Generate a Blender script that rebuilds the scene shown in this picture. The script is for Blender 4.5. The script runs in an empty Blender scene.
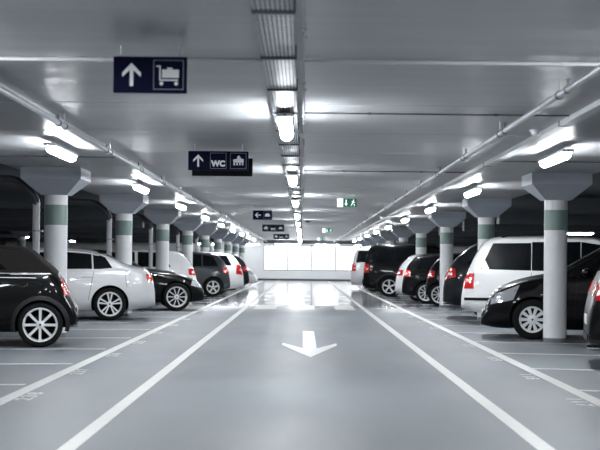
import bpy, bmesh, math, random
from mathutils import Vector, Matrix
random.seed(7)
PI = math.pi
S = bpy.context.scene
COL = S.collection

# ---------------------------------------------------------------- camera
EYE = 1.18; ROLL = -0.0105
cd = bpy.data.cameras.new('camera'); cam = bpy.data.objects.new('camera', cd); COL.objects.link(cam)
cam.location = (0, 0, EYE); cam.rotation_euler = (PI/2, ROLL, 0)
cd.sensor_width = 36; cd.lens = 78.0
cd.shift_x = -3.0/600; cd.shift_y = 37/600
cd.clip_end = 300
cd.dof.use_dof = True; cd.dof.focus_distance = 19.0; cd.dof.aperture_fstop = 3.4
S.camera = cam

# ---------------------------------------------------------------- world, exposure
w = bpy.data.worlds.new('world'); S.world = w; w.use_nodes = True
bg = w.node_tree.nodes['Background']; bg.inputs[0].default_value = (0.55, 0.65, 0.8, 1); bg.inputs[1].default_value = 0.02
S.view_settings.view_transform = 'Standard'
S.view_settings.look = 'None'
S.view_settings.exposure = 0.12
S.view_settings.gamma = 1
S.view_settings.use_curve_mapping = False
LAMP = 130.0          # strength of the fluorescent covers
LAMP_BACK = 32.0
WINDOW = 1.15

# ---------------------------------------------------------------- materials
def mat(name, col, rough=0.5, metal=0.0, coat=0.0, spec=0.5, noise=0.0, nscale=4.0, stretch=(1,1,1), bump=0.0, rvar=0.0):
    m = bpy.data.materials.new(name); m.use_nodes = True
    nt = m.node_tree; b = nt.nodes['Principled BSDF']
    b.inputs['Base Color'].default_value = (*col, 1)
    b.inputs['Roughness'].default_value = rough
    b.inputs['Metallic'].default_value = metal
    b.inputs['Coat Weight'].default_value = coat
    b.inputs['Coat Roughness'].default_value = 0.04
    b.inputs['Specular IOR Level'].default_value = spec
    if noise or bump or rvar:
        tc = nt.nodes.new('ShaderNodeTexCoord'); mp = nt.nodes.new('ShaderNodeMapping')
        mp.inputs['Scale'].default_value = stretch
        nt.links.new(tc.outputs['Object'], mp.inputs['Vector'])
        n = nt.nodes.new('ShaderNodeTexNoise'); n.inputs['Scale'].default_value = nscale
        n.inputs['Detail'].default_value = 6; n.inputs['Roughness'].default_value = 0.6
        nt.links.new(mp.outputs['Vector'], n.inputs['Vector'])
        if noise:
            r = nt.nodes.new('ShaderNodeValToRGB')
            r.color_ramp.elements[0].position = 0.3; r.color_ramp.elements[1].position = 0.7
            r.color_ramp.elements[0].color = (*[c*(1-noise) for c in col], 1)
            r.color_ramp.elements[1].color = (*[min(1, c*(1+noise)) for c in col], 1)
            nt.links.new(n.outputs['Fac'], r.inputs['Fac']); nt.links.new(r.outputs['Color'], b.inputs['Base Color'])
        if rvar:
            mr = nt.nodes.new('ShaderNodeMapRange')
            mr.inputs['From Min'].default_value = 0.3; mr.inputs['From Max'].default_value = 0.7
            mr.inputs['To Min'].default_value = max(0.02, rough-rvar); mr.inputs['To Max'].default_value = rough+rvar
            nt.links.new(n.outputs['Fac'], mr.inputs['Value']); nt.links.new(mr.outputs['Result'], b.inputs['Roughness'])
        if bump:
            bp = nt.nodes.new('ShaderNodeBump'); bp.inputs['Strength'].default_value = bump; bp.inputs['Distance'].default_value = 0.01
            nt.links.new(n.outputs['Fac'], bp.inputs['Height']); nt.links.new(bp.outputs['Normal'], b.inputs['Normal'])
    return m
def emit(name, col, strength, base=(0.8, 0.8, 0.8)):
    m = bpy.data.materials.new(name); m.use_nodes = True
    b = m.node_tree.nodes['Principled BSDF']
    b.inputs['Base Color'].default_value = (*base, 1)
    b.inputs['Emission Color'].default_value = (*col, 1); b.inputs['Emission Strength'].default_value = strength
    return m

M = {}
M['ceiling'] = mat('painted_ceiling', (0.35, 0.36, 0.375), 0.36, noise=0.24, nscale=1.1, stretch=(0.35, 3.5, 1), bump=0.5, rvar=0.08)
M['ceiling_shade'] = mat('ceiling_shaded_bays', (0.05, 0.058, 0.068), 0.6, noise=0.3, nscale=1.5, stretch=(0.4, 3, 1))  # outer-bay ceiling, its shade put into a darker colour
M['joint'] = mat('joint_dark', (0.05, 0.05, 0.06), 0.9)
M['paint_line'] = mat('road_paint', (0.56, 0.56, 0.545), 0.45, noise=0.06, nscale=9)
M['paint_worn'] = mat('worn_road_paint', (0.50, 0.51, 0.52), 0.5, noise=0.2, nscale=18)
M['column'] = mat('column_white_paint', (0.72, 0.73, 0.75), 0.45, noise=0.05, nscale=3)
M['capital'] = mat('capital_grey_paint', (0.36, 0.39, 0.44), 0.5, noise=0.05, nscale=3)
M['band'] = mat('column_green_band', (0.19, 0.27, 0.25), 0.45)
M['base'] = mat('column_grey_base', (0.16, 0.18, 0.21), 0.5)
M['steel'] = mat('galvanised_steel', (0.48, 0.50, 0.53), 0.38, metal=0.7, noise=0.12, nscale=8)
M['steel_dark'] = mat('dark_steel', (0.09, 0.095, 0.105), 0.45, metal=0.4)
M['white_plastic'] = mat('white_plastic', (0.78, 0.79, 0.8), 0.4)
M['white_wall'] = mat('white_wall_paint', (0.82, 0.83, 0.84), 0.5, noise=0.03, nscale=2)
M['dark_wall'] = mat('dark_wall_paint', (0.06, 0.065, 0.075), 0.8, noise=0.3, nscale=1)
M['pipe_white'] = mat('white_pipe', (0.75, 0.76, 0.78), 0.35)
M['duct'] = mat('duct_grey_paint', (0.55, 0.56, 0.58), 0.45)
M['lamp'] = emit('fluorescent_cover', (0.93, 0.97, 1.0), LAMP)
M['lamp_back'] = emit('fluorescent_cover_dim', (0.93, 0.97, 1.0), LAMP_BACK)
M['window'] = emit('backlit_pane', (0.97, 0.98, 1.0), WINDOW)
M['navy'] = mat('sign_navy', (0.0015, 0.002, 0.024), 0.6, spec=0.12)
M['sign_black'] = mat('sign_back_black', (0.002, 0.002, 0.003), 0.7, spec=0.1)
M['sign_white'] = mat('sign_white', (0.92, 0.93, 0.95), 0.5)
M['sign_grey'] = mat('sign_outline_grey', (0.25, 0.28, 0.36), 0.5)
M['exit_green'] = emit('exit_green', (0.01, 0.13, 0.07), 0.4, (0.01, 0.12, 0.07))
M['exit_white'] = emit('exit_white', (0.8, 0.9, 0.85), 0.9)
# cars
M['tyre'] = mat('tyre_rubber', (0.006, 0.006, 0.006), 0.8, spec=0.2)
M['rim'] = mat('alloy_rim', (0.75, 0.76, 0.78), 0.28, metal=0.35)
M['brake'] = mat('brake_dark', (0.008, 0.008, 0.009), 0.7, spec=0.2)
M['glass'] = mat('tinted_car_glass', (0.003, 0.004, 0.005), 0.04, spec=0.35, coat=0.0)
M['trim_black'] = mat('black_trim', (0.006, 0.006, 0.007), 0.6, spec=0.2)
M['cladding'] = mat('grey_black_cladding', (0.014, 0.015, 0.017), 0.6, spec=0.3)
M['chrome'] = mat('chrome_trim', (0.85, 0.86, 0.88), 0.12, metal=1.0)
M['tail'] = mat('tail_light_red', (0.62, 0.02, 0.018), 0.12, coat=1.0)
M['tail_clear'] = mat('tail_light_clear', (0.75, 0.60, 0.58), 0.12, coat=1.0)
M['head'] = mat('headlight_lens', (0.62, 0.64, 0.68), 0.10, metal=0.5, coat=1.0)
M['glint_trim'] = mat('glint_trim', (0.8, 0.8, 0.82), 0.35, metal=0.2)  # chrome trim with lamp glints put into a pale, rougher colour
M['plate'] = mat('number_plate', (0.75, 0.75, 0.74), 0.4)
M['fabric'] = mat('soft_top_fabric', (0.014, 0.012, 0.012), 0.9, spec=0.2, noise=0.2, nscale=40, bump=0.3)
M['black'] = mat('car_black', (0.0025, 0.0025, 0.003), 0.35, spec=0.1, coat=0.32)
M['graphite'] = mat('car_graphite', (0.008, 0.010, 0.013), 0.35, spec=0.2, coat=0.4)
M['dark_grey'] = mat('car_dark_grey', (0.030, 0.036, 0.042), 0.3, spec=0.3, coat=0.5)
M['silver'] = mat('car_silver', (0.68, 0.68, 0.70), 0.30, metal=0.15, coat=0.8)
M['white'] = mat('car_white', (0.86, 0.86, 0.87), 0.30, coat=0.8)
M['red'] = mat('car_red', (0.25, 0.012, 0.012), 0.25, coat=1.0)
M['well'] = mat('wheel_well', (0.004, 0.004, 0.004), 0.95)

# floor: grey-blue coating, glossier in the newer stretch from y = 32 on
def floor_mat():
    m = bpy.data.materials.new('floor_coating'); m.use_nodes = True
    nt = m.node_tree; b = nt.nodes['Principled BSDF']; L = nt.links.new
    tc = nt.nodes.new('ShaderNodeTexCoord')
    def noise(scale, st, det=6):
        mp = nt.nodes.new('ShaderNodeMapping'); mp.inputs['Scale'].default_value = st
        L(tc.outputs['Object'], mp.inputs['Vector'])
        n = nt.nodes.new('ShaderNodeTexNoise'); n.inputs['Scale'].default_value = scale; n.inputs['Detail'].default_value = det
        L(mp.outputs['Vector'], n.inputs['Vector']); return n
    n1 = noise(0.55, (1.2, 0.5, 1)); n2 = noise(3.0, (1, 0.3, 1)); n3 = noise(40, (1, 1, 1), 3)
    mx = nt.nodes.new('ShaderNodeMath'); mx.operation = 'MULTIPLY_ADD'; mx.inputs[1].default_value = 0.45
    L(n2.outputs['Fac'], mx.inputs[0]); 
    m2 = nt.nodes.new('ShaderNodeMath'); m2.operation = 'MULTIPLY'; m2.inputs[1].default_value = 0.55
    L(n1.outputs['Fac'], m2.inputs[0]); L(m2.outputs[0], mx.inputs[2])
    r = nt.nodes.new('ShaderNodeValToRGB')
    r.color_ramp.elements[0].position = 0.36; r.color_ramp.elements[1].position = 0.64
    r.color_ramp.elements[0].color = (0.118, 0.132, 0.149, 1); r.color_ramp.elements[1].color = (0.178, 0.191, 0.208, 1)
    L(mx.outputs[0], r.inputs['Fac']); L(r.outputs['Color'], b.inputs['Base Color'])
    sp = nt.nodes.new('ShaderNodeSeparateXYZ'); L(tc.outputs['Object'], sp.inputs[0])
    far = nt.nodes.new('ShaderNodeMapRange'); far.inputs['From Min'].default_value = 30; far.inputs['From Max'].default_value = 36
    far.inputs['To Min'].default_value = 0.52; far.inputs['To Max'].default_value = 0.13
    L(sp.outputs['Y'], far.inputs['Value'])
    rv = nt.nodes.new('ShaderNodeMath'); rv.operation = 'MULTIPLY_ADD'; rv.inputs[1].default_value = 0.22
    L(n2.outputs['Fac'], rv.inputs[0])
    sb = nt.nodes.new('ShaderNodeMath'); sb.operation = 'SUBTRACT'; sb.inputs[1].default_value = 0.10
    L(far.outputs[0], sb.inputs[0]); L(sb.outputs[0], rv.inputs[2]); L(rv.outputs[0], b.inputs['Roughness'])
    bp = nt.nodes.new('ShaderNodeBump'); bp.inputs['Strength'].default_value = 0.08; bp.inputs['Distance'].default_value = 0.004
    L(n3.outputs['Fac'], bp.inputs['Height']); L(bp.outputs['Normal'], b.inputs['Normal'])
    return m
M['floor'] = floor_mat()

# ---------------------------------------------------------------- helpers
def link(name, bm, mats, parent=None, smooth=False, angle=None):
    me = bpy.data.meshes.new(name)
    bmesh.ops.recalc_face_normals(bm, faces=bm.faces)
    bm.to_mesh(me); bm.free()
    if not isinstance(mats, (list, tuple)): mats = [mats]
    for m in mats: me.materials.append(m)
    if smooth:
        for p in me.polygons: p.use_smooth = True
        if angle: me.set_sharp_from_angle(angle=math.radians(angle))
    o = bpy.data.objects.new(name, me); COL.objects.link(o)
    if parent: o.parent = parent
    return o
def tag(o, label, cat, group=None):
    o['label'] = label; o['category'] = cat
    if group: o['group'] = group
    return o
def thing(name, label, cat, loc=(0,0,0), rz=0, group=None):
    o = bpy.data.objects.new(name, None); COL.objects.link(o); o.location = loc; o.rotation_euler = (0,0,rz)
    o.empty_display_size = 0.2
    return tag(o, label, cat, group)
def struct(name, bm, m):
    o = link(name, bm, m); o['kind'] = 'structure'; return o
def dup(root, loc=None, rz=None, label=None, group=None):
    r = root.copy(); COL.objects.link(r)
    if loc is not None: r.location = loc
    if rz is not None: r.rotation_euler = (0,0,rz)
    if label: r['label'] = label
    if group: r['group'] = group
    for ch in list(root.children):
        c = ch.copy(); COL.objects.link(c); c.parent = r
        for g in list(ch.children):
            d = g.copy(); COL.objects.link(d); d.parent = c
    return r
def box(bm, x0, x1, y0, y1, z0, z1, mi=0):
    vs = [bm.verts.new((x, y, z)) for x in (x0, x1) for y in (y0, y1) for z in (z0, z1)]
    fs = [(0,1,3,2), (4,6,7,5), (0,4,5,1), (2,3,7,6), (0,2,6,4), (1,5,7,3)]
    for f in fs:
        fc = bm.faces.new([vs[i] for i in f]); fc.material_index = mi
    return vs
def prism(bm, pts, y0, y1, mi=0):       # polygon in x-z, extruded along y
    a = [bm.verts.new((p[0], y0, p[1])) for p in pts]; b = [bm.verts.new((p[0], y1, p[1])) for p in pts]
    n = len(pts)
    f = [bm.faces.new(a), bm.faces.new(b[::-1])]
    for i in range(n): f.append(bm.faces.new((a[i], b[i], b[(i+1)%n], a[(i+1)%n])))
    for q in f: q.material_index = mi
def plate_xy(bm, pts, z0, z1):
    a = [bm.verts.new((p[0], p[1], z0)) for p in pts]; b = [bm.verts.new((p[0], p[1], z1)) for p in pts]
    n = len(pts); bm.faces.new(a); bm.faces.new(b[::-1])
    for i in range(n): bm.faces.new((a[i], b[i], b[(i+1)%n], a[(i+1)%n]))
def tube(bm, pts, r, seg=12, cap=True, mi=0):
    pts = [Vector(p) for p in pts]; rings = []
    up0 = None
    for i, p in enumerate(pts):
        if i == 0: d = pts[1]-p
        elif i == len(pts)-1: d = p-pts[i-1]
        else: d = (pts[i+1]-p).normalized()+(p-pts[i-1]).normalized()
        d.normalize()
        u = up0 if up0 is not None else (Vector((0,0,1)) if abs(d.z) < 0.9 else Vector((1,0,0)))
        s = d.cross(u).normalized(); u2 = s.cross(d).normalized(); up0 = u2
        rings.append([bm.verts.new(p + (s*math.cos(2*PI*k/seg) + u2*math.sin(2*PI*k/seg))*r) for k in range(seg)])
    for a, b in zip(rings, rings[1:]):
        for k in range(seg):
            f = bm.faces.new((a[k], a[(k+1)%seg], b[(k+1)%seg], b[k])); f.material_index = mi
    if cap:
        bm.faces.new(rings[0]).material_index = mi; bm.faces.new(rings[-1][::-1]).material_index = mi
def lathe(bm, prof, seg=32, axis='z', center=(0,0,0), mi=0, close=True):   # prof = [(r, h)]
    cx, cy, cz = center; rings = []
    for r, h in prof:
        ring = []
        for k in range(seg):
            a = 2*PI*k/seg; c, s = math.cos(a)*r, math.sin(a)*r
            ring.append(bm.verts.new((cx+c, cy+s, cz+h) if axis == 'z' else (cx+c, cy+h, cz+s)))
        rings.append(ring)
    for a, b in zip(rings, rings[1:]):
        for k in range(seg):
            f = bm.faces.new((a[k], a[(k+1)%seg], b[(k+1)%seg], b[k])); f.material_index = mi
    if close:
        bm.faces.new(rings[0]).material_index = mi; bm.faces.new(rings[-1][::-1]).material_index = mi

# ---------------------------------------------------------------- structure
CEIL = 2.55; END = 83.0; HW = 19.0
bm = bmesh.new(); box(bm, -HW, HW, -6, END+0.3, -0.2, 0); struct('floor', bm, M['floor'])

# ceiling over the aisle and the first bays: precast planks with shallow joints
bm = bmesh.new()
yj = [-6.0] + [-2.0 + 2.6*k for k in range(0, 33)] + [END+0.3]
yj = [-6.0, -4.4] + [-1.2 + 2.5*k for k in range(0, 34) if -1.2+2.5*k < END-1] + [END+0.3]
yj = sorted(set(round(v, 3) for v in yj))
for a, b in zip(yj, yj[1:]):
    box(bm, -4.35, 4.35, a+0.012, b-0.012, CEIL, CEIL+0.2)
struct('ceiling', bm, M['ceiling'])
bm = bmesh.new()
box(bm, -4.35, 4.35, -6, END+0.3, CEIL+0.2, CEIL+0.3)
struct('ceiling_joint_backing', bm, M['joint'])
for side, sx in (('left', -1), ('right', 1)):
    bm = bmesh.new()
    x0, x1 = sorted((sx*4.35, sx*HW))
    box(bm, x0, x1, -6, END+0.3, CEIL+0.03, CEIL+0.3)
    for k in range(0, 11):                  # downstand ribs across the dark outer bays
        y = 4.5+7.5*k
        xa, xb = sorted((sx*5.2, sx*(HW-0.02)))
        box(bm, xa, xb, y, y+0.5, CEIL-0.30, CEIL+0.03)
    struct('ceiling_%s_bays' % side, bm, M['ceiling_shade'])
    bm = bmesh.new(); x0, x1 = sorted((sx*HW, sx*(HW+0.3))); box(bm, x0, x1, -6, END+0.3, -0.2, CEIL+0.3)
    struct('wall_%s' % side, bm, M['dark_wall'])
bm = bmesh.new(); box(bm, -HW, HW, -6.3, -6, -0.2, CEIL+0.3); struct('wall_back', bm, M['dark_wall'])

# end wall with a row of backlit panes
PX0 = -2.50; PW = 1.527; NP = 4
pz0, pz1 = 0.643, 2.24
bm = bmesh.new()
box(bm, -HW, PX0, END, END+0.3, 0, CEIL+0.3)
box(bm, PX0+NP*PW, HW, END, END+0.3, 0, CEIL+0.3)
box(bm, PX0, PX0+NP*PW, END, END+0.3, 0, pz0)
box(bm, PX0, PX0+NP*PW, END, END+0.3, pz1, CEIL+0.3)
struct('wall_end', bm, M['white_wall'])
for k in range(NP):
    xa = PX0+k*PW; xb = xa+PW
    bm = bmesh.new()
    for q in ((xa, xa+0.03, pz0, pz1), (xb-0.03, xb, pz0, pz1), (xa+0.03, xb-0.03, pz0, pz0+0.04), (xa+0.03, xb-0.03, pz1-0.04, pz1)):
        box(bm, q[0], q[1], END-0.02, END+0.12, q[2], q[3])
    f = struct('window_%d' % (k+1), bm, M['steel_dark'])
    bm = bmesh.new(); box(bm, xa+0.03, xb-0.03, END+0.05, END+0.08, pz0+0.04, pz1-0.04)
    link('window_pane', bm, M['window'], f)
bm = bmesh.new(); box(bm, -12, 12, END-0.03, END-0.002, 0.001, 0.10); struct('baseboard_end', bm, M['dark_wall'])
bm = bmesh.new(); box(bm, PX0, 4.6, END-1.2, END-0.9, CEIL-0.22, CEIL-0.002)
tag(link('door_track_beam', bm, M['steel_dark']), 'dark beam under the ceiling in front of the far bright wall', 'beam')

# ---------------------------------------------------------------- floor markings
def strip(name, x0, x1, y0, y1, label, m='paint_line', z=0.003, cat='floor marking', group=None):
    bm = bmesh.new(); box(bm, x0, x1, y0, y1, 0.0005, z)
    return tag(link(name, bm, M[m]), label, cat, group)
strip('lane_line', -1.51, -1.40, -5.5, 80, 'long white lane line left of the floor arrow')
strip('lane_line', 1.505, 1.62, -5.5, 80, 'long white lane line right of the floor arrow')
strip('bay_edge_line', -2.545, -2.422, -5.5, 80, 'outer white line along the front of the left parking bays')
strip('bay_edge_line', 2.483, 2.61, -5.5, 80, 'outer white line along the front of the right parking bays')
ORD = ['first', 'second', 'third', 'fourth', 'fifth', 'sixth', 'seventh', 'eighth', 'ninth', 'tenth', 'eleventh', 'twelfth',
       'thirteenth', 'fourteenth', 'fifteenth', 'sixteenth', 'seventeenth', 'eighteenth', 'nineteenth', 'twentieth',
       'twenty-first', 'twenty-second', 'twenty-third', 'twenty-fourth', 'twenty-fifth', 'twenty-sixth', 'twenty-seventh', 'twenty-eighth', 'twenty-ninth', 'thirtieth']
YL = [12.22+2.5*k for k in range(0, 28)]; YR = YL
TH = math.radians(10)       # the bays are set at a slight slant: outer ends nearer the camera
for side, ys, sx in (('left', YL, -1), ('right', YR, 1)):
    for k, y in enumerate(ys):
        bm = bmesh.new(); x0, x1 = 2.60, 7.4; c, t_ = 0.05/math.cos(TH), math.tan(TH)
        q = [(sx*x0, y-c), (sx*x1, y-c-(x1-x0)*t_), (sx*x1, y+c-(x1-x0)*t_), (sx*x0, y+c)]
        plate_xy(bm, q if sx > 0 else q[::-1], 0.0005, 0.0025)
        tag(link('bay_divider_line', bm, M['paint_line']), 'thin white bay divider on the %s, %s one counted from the camera' % (side, ORD[k]),
            'floor marking', 'bay divider lines on the %s side' % side)
# straight-on arrow
bm = bmesh.new(); cx = 0.105
plate_xy(bm, [(cx, 16.1), (cx+0.39, 18.45), (cx+0.39, 18.9), (cx+0.095, 17.75), (cx+0.095, 22.2), (cx-0.095, 22.2), (cx-0.095, 17.75), (cx-0.39, 18.9), (cx-0.39, 18.45)], 0.0005, 0.003)
tag(link('floor_arrow', bm, M['paint_line']), 'white arrow painted on the aisle floor pointing towards the camera', 'floor marking')
for (a, b, t) in ((-1.21, -0.66, 'left'), (-0.17, 0.31, 'middle'), (0.82, 1.34, 'right')):
    strip('crossing_stripe', a, b, 32.2, 35.3, '%s one of three broad white crossing blocks beyond the floor arrow' % t, group='crossing blocks across the aisle')
# stencilled bay numbers, worn and barely readable
def text_mesh(body, size, mname, name, parent=None, extrude=0.001):
    cu = bpy.data.curves.new(name, 'FONT'); cu.body = body; cu.size = size; cu.extrude = extrude
    cu.align_x = 'CENTER'; cu.align_y = 'CENTER'; cu.resolution_u = 3; cu.offset = 0.006
    to = bpy.data.objects.new(name, cu); COL.objects.link(to)
    dg = bpy.context.evaluated_depsgraph_get()
    me = bpy.data.meshes.new_from_object(to.evaluated_get(dg)); bpy.data.objects.remove(to); bpy.data.curves.remove(cu)
    me.materials.clear(); me.materials.append(M[mname])
    o = bpy.data.objects.new(name, me); COL.objects.link(o)
    if parent: o.parent = parent
    return o
def bay_number(body, x, y, rz, label, group):
    t = thing('bay_number', label, 'floor marking', (x, y, 0.002), rz, group)
    for i, ch in enumerate(body):
        o = text_mesh(ch, 0.26, 'paint_worn', 'digit', t); o.location = ((i-(len(body)-1)/2)*0.23, 0, 0); o.scale = (1.45, 0.72, 1)
for k in range(0, 9):
    bay_number('%d' % (238-k), -2.33, YL[k]-1.05, PI/2, 'worn painted bay number beside the left edge line, %s from the camera' % ORD[k], 'bay numbers on the left')
    bay_number('%d' % (117+k), 2.38, YR[k]-1.05, -PI/2, 'worn painted bay number beside the right edge line, %s from the camera' % ORD[k], 'bay numbers on the right')

# ---------------------------------------------------------------- columns
ZCB, ZCL = EYE+0.974, EYE+1.20
def make_column():
    t = thing('concrete_column', 'x', 'column')
    bm = bmesh.new(); lathe(bm, [(0.174, 0.07), (0.174, 1.70)], 40); link('shaft', bm, M['column'], t, True, 40)
    bm = bmesh.new(); lathe(bm, [(0.1765, 0.0), (0.1765, 0.07)], 40); link('painted_base', bm, M['base'], t, True, 40)
    bm = bmesh.new(); lathe(bm, [(0.1755, 1.70), (0.1755, 2.005)], 40); link('painted_band', bm, M['band'], t, True, 40)
    bm = bmesh.new(); lathe(bm, [(0.174, 2.005), (0.174, ZCB+0.01)], 40); link('shaft_top', bm, M['column'], t, True, 40)
    bm = bmesh.new()
    r0, r1 = 0.20, 0.45; lv = []
    for r, z in ((r0, ZCB), (r1, ZCL), (r1, CEIL-0.001)):
        lv.append([bm.verts.new((x*r, y*r, z)) for x, y in ((-1,-1), (1,-1), (1,1), (-1,1))])
    bm.faces.new(lv[0]); bm.faces.new(lv[2][::-1])
    for a, b in zip(lv, lv[1:]):
        for i in range(4): bm.faces.new((a[i], a[(i+1)%4], b[(i+1)%4], b[i]))
    cp = link('capital', bm, M['capital'], t)
    md = cp.modifiers.new('bevel', 'BEVEL'); md.width = 0.006; md.segments = 2
    return t
XL, XR = -3.76, 3.835
col0 = make_column(); first = True
for side, x, y0 in (('left', XL, 19.75), ('right', XR, 19.75)):
    for k in range(9):
        lb = 'round white column with green band on the %s, %s from the camera' % (side, ORD[k])
        o = col0 if first else dup(col0)
        first = False
        o.location = (x, y0+7.5*k, 0); o['label'] = lb; o['group'] = 'columns along the %s bays' % side
# far rows of columns in the dark bays
for side, x in (('left', -12.4), ('right', 12.6)):
    for k in range(1, 7):
        dup(col0, (x, 19.75+7.5*k, 0), label='white column deep in the dark %s parking bays, %s of that row' % (side, ORD[k-1]), group='columns deep in the %s bays' % side)
# downpipes next to the left columns
def arc_pts(pts, n=5, r=0.12):
    out = [Vector(pts[0])]
    for a, b, c in zip(pts, pts[1:], pts[2:]):
        a, b, c = Vector(a), Vector(b), Vector(c)
        p = b+(a-b).normalized()*r; q = b+(c-b).normalized()*r
        for i in range(n+1):
            t = i/n; out.append(p*(1-t)**2 + b*2*t*(1-t) + q*t*t)
    out.append(Vector(pts[-1])); return out
dp = thing('drain_pipe', 'x', 'pipe')
bm = bmesh.new(); tube(bm, [(0,0,0), (0,0,2.06)], 0.055, 14); link('pipe_run', bm, M['pipe_white'], dp, True, 60)
bm = bmesh.new(); tube(bm, arc_pts([(0,0,2.06), (0,0,2.12), (-0.30,0,2.40), (-1.04,0,2.43)]), 0.058, 14); link('pipe_bend', bm, M['steel_dark'], dp, True, 60)  # shade on the bend of the white pipe, given as a dark material
for z in (0.6, 1.6):
    bm = bmesh.new(); lathe(bm, [(0.062, z), (0.062, z+0.03)], 14); box(bm, 0.04, 0.10, -0.012, 0.012, z, z+0.03); link('pipe_clamp', bm, M['steel'], dp)
for k in range(6):
    o = dp if k == 0 else dup(dp)
    o.location = (-4.09, 19.9+7.5*k, 0); o['label'] = 'white bent drain pipe beside the %s column on the left' % ORD[k]; o['group'] = 'drain pipes beside the left columns'

# ---------------------------------------------------------------- fluorescent lamps
def make_lamp(mname, br):
    t = thing('tube_lamp', 'x', 'ceiling lamp')
    bm = bmesh.new()
    n = 14; Ln = 1.5; rings = []
    # cover: long half-capsule tub, rounded ends
    ys = [0, 0.01, 0.03, 0.07, 0.13] + [0.13+(Ln-0.26)*i/6 for i in range(1, 6)] + [Ln-0.13, Ln-0.07, Ln-0.03, Ln-0.01, Ln]
    for y in ys:
        d = min(y, Ln-y); s = math.sqrt(max(0.0, 1-((0.13-min(d, 0.13))/0.13)**2))*0.85+0.15
        ring = []
        for i in range(n+1):
            a = PI*i/n
            ring.append(bm.verts.new((math.cos(a)*0.060*s, y-Ln/2, -math.sin(a)**0.8*0.075*s)))
        rings.append(ring)
    for a, b in zip(rings, rings[1:]):
        for i in range(n): bm.faces.new((a[i], a[i+1], b[i+1], b[i]))
        bm.faces.new((a[0], b[0], b[-1], a[-1]))
    bm.faces.new(rings[0]); bm.faces.new(rings[-1][::-1])
    link('lamp_cover', bm, M[mname], t, True, 50)
    bm = bmesh.new(); box(bm, -0.062, 0.062, -0.78, 0.78, 0.0, 0.03)
    link('lamp_housing', bm, M['white_plastic'], t)
    bm = bmesh.new(); lathe(bm, [(0.009, -0.008), (0.009, 0.0)], 10, 'y', (0, -0.781, 0.015)); link('end_screw', bm, M['steel_dark'], t)
    for y in (-0.55, 0.55):
        bm = bmesh.new(); box(bm, -0.05, 0.05, y-0.012, y+0.012, 0.03, 0.036)
        tube(bm, [(0, y, 0.036), (0, y, br)], 0.006, 6); link('mounting_bracket', bm, M['steel'], t)
    return t
lamp_tray = make_lamp('lamp', 0.064); lamp_ceil = make_lamp('lamp', 0.10); lampb = make_lamp('lamp_back', 0.27)
used = set()
def put_lamp(x, y, z, label, group):
    src = lamp_tray if abs(x) < 1 else lamp_ceil
    o = src if src.name not in used else dup(src)
    used.add(src.name)
    o.location = (x, y, z); o['label'] = label; o['group'] = group
for k in range(-2, 10):
    lb = ('%s glowing tube lamp under the cable tray counted from the camera' % ORD[k]) if k >= 0 else ('tube lamp under the cable tray above and behind the camera, number word %s' % ORD[-k-1]).replace('number word', 'the')
    put_lamp(-0.168, 11.75+7.5*k, EYE+1.225, lb, 'tube lamps under the cable tray')
for side, x, y0, z in (('left', -2.86, 15.35, EYE+1.275), ('right', 2.96, 15.35, EYE+1.265)):
    for k in range(-2, 10):
        lb = '%s glowing tube lamp of the row above the %s bay fronts' % (ORD[k], side) if k >= 0 else '%s tube lamp of the %s row beside or behind the camera' % (ORD[-k-1], side)
        if y0+7.5*k < END-1: put_lamp(x, y0+7.5*k, z, lb, 'tube lamps above the %s bay fronts' % side)
for k in range(6):                       # row of lamps added to brighten the far wall
    o = dup(lampb, (-6.0+2.5*k, END-1.5, EYE+1.10), PI/2, '%s added tube lamp of the row brightening the far wall' % ORD[k], 'added tube lamps brightening the far wall')
ub = False
for side, x in (('left', -13.5), ('right', 13.2)):
    for k in range(5):
        o = lampb if not ub else dup(lampb)
        ub = True
        o.location = (x, 24+13.0*k, EYE+1.1); o['label'] = '%s tube lamp over the far aisle on the %s' % (ORD[k], side); o['group'] = 'tube lamps over the far %s aisle' % side

# ---------------------------------------------------------------- cable tray
ZT = EYE+1.29
t = thing('cable_tray', 'perforated steel cable tray running along the middle of the ceiling', 'cable tray', (0, 0, ZT))
bm = bmesh.new(); xa, xb = -0.266, -0.068
for k in range(9):
    x = xa+(xb-xa)*k/8
    box(bm, x-0.0085, x+0.0085, 5.2, 81, 0, 0.004)
for k in range(0, 500):
    y = 5.2+k*0.10
    if y < 44: box(bm, xa, xb, y, y+0.012, 0.0005, 0.0035)
link('tray_mesh', bm, M['steel'], t)
for x in (xa-0.006, xb+0.002):
    bm = bmesh.new(); box(bm, x, x+0.004, 5.2, 81, 0, 0.04); link('tray_rim', bm, M['steel'], t)
bm = bmesh.new()
for x, r in [(xa+(xb-xa)*(i+0.5)/8, 0.0115 if i % 3 else 0.0095) for i in range(8)]:
    tube(bm, [(x, 5.2+i*4, 0.004+r+(0.003 if i % 2 else 0)) for i in range(19)], r, 8)
link('cables', bm, M['cladding'], t, True)
cb = None
for k in range(49):
    y = 6.7+1.51*k
    if y > 80: break
    if cb is None:
        bm = bmesh.new(); box(bm, xa-0.012, xb+0.012, -0.018, 0.018, -0.014, -0.001)
        tube(bm, [(xa-0.01, 0, -0.005), (xa-0.01, 0, 0.079)], 0.005, 6); tube(bm, [(xb+0.01, 0, -0.005), (xb+0.01, 0, 0.079)], 0.005, 6)
        cb = link('cross_bar', bm, M['steel_dark'], t); cb.location = (0, y, 0)
    else:
        c = cb.copy(); COL.objects.link(c); c.parent = t; c.location = (0, y, 0)
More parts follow.
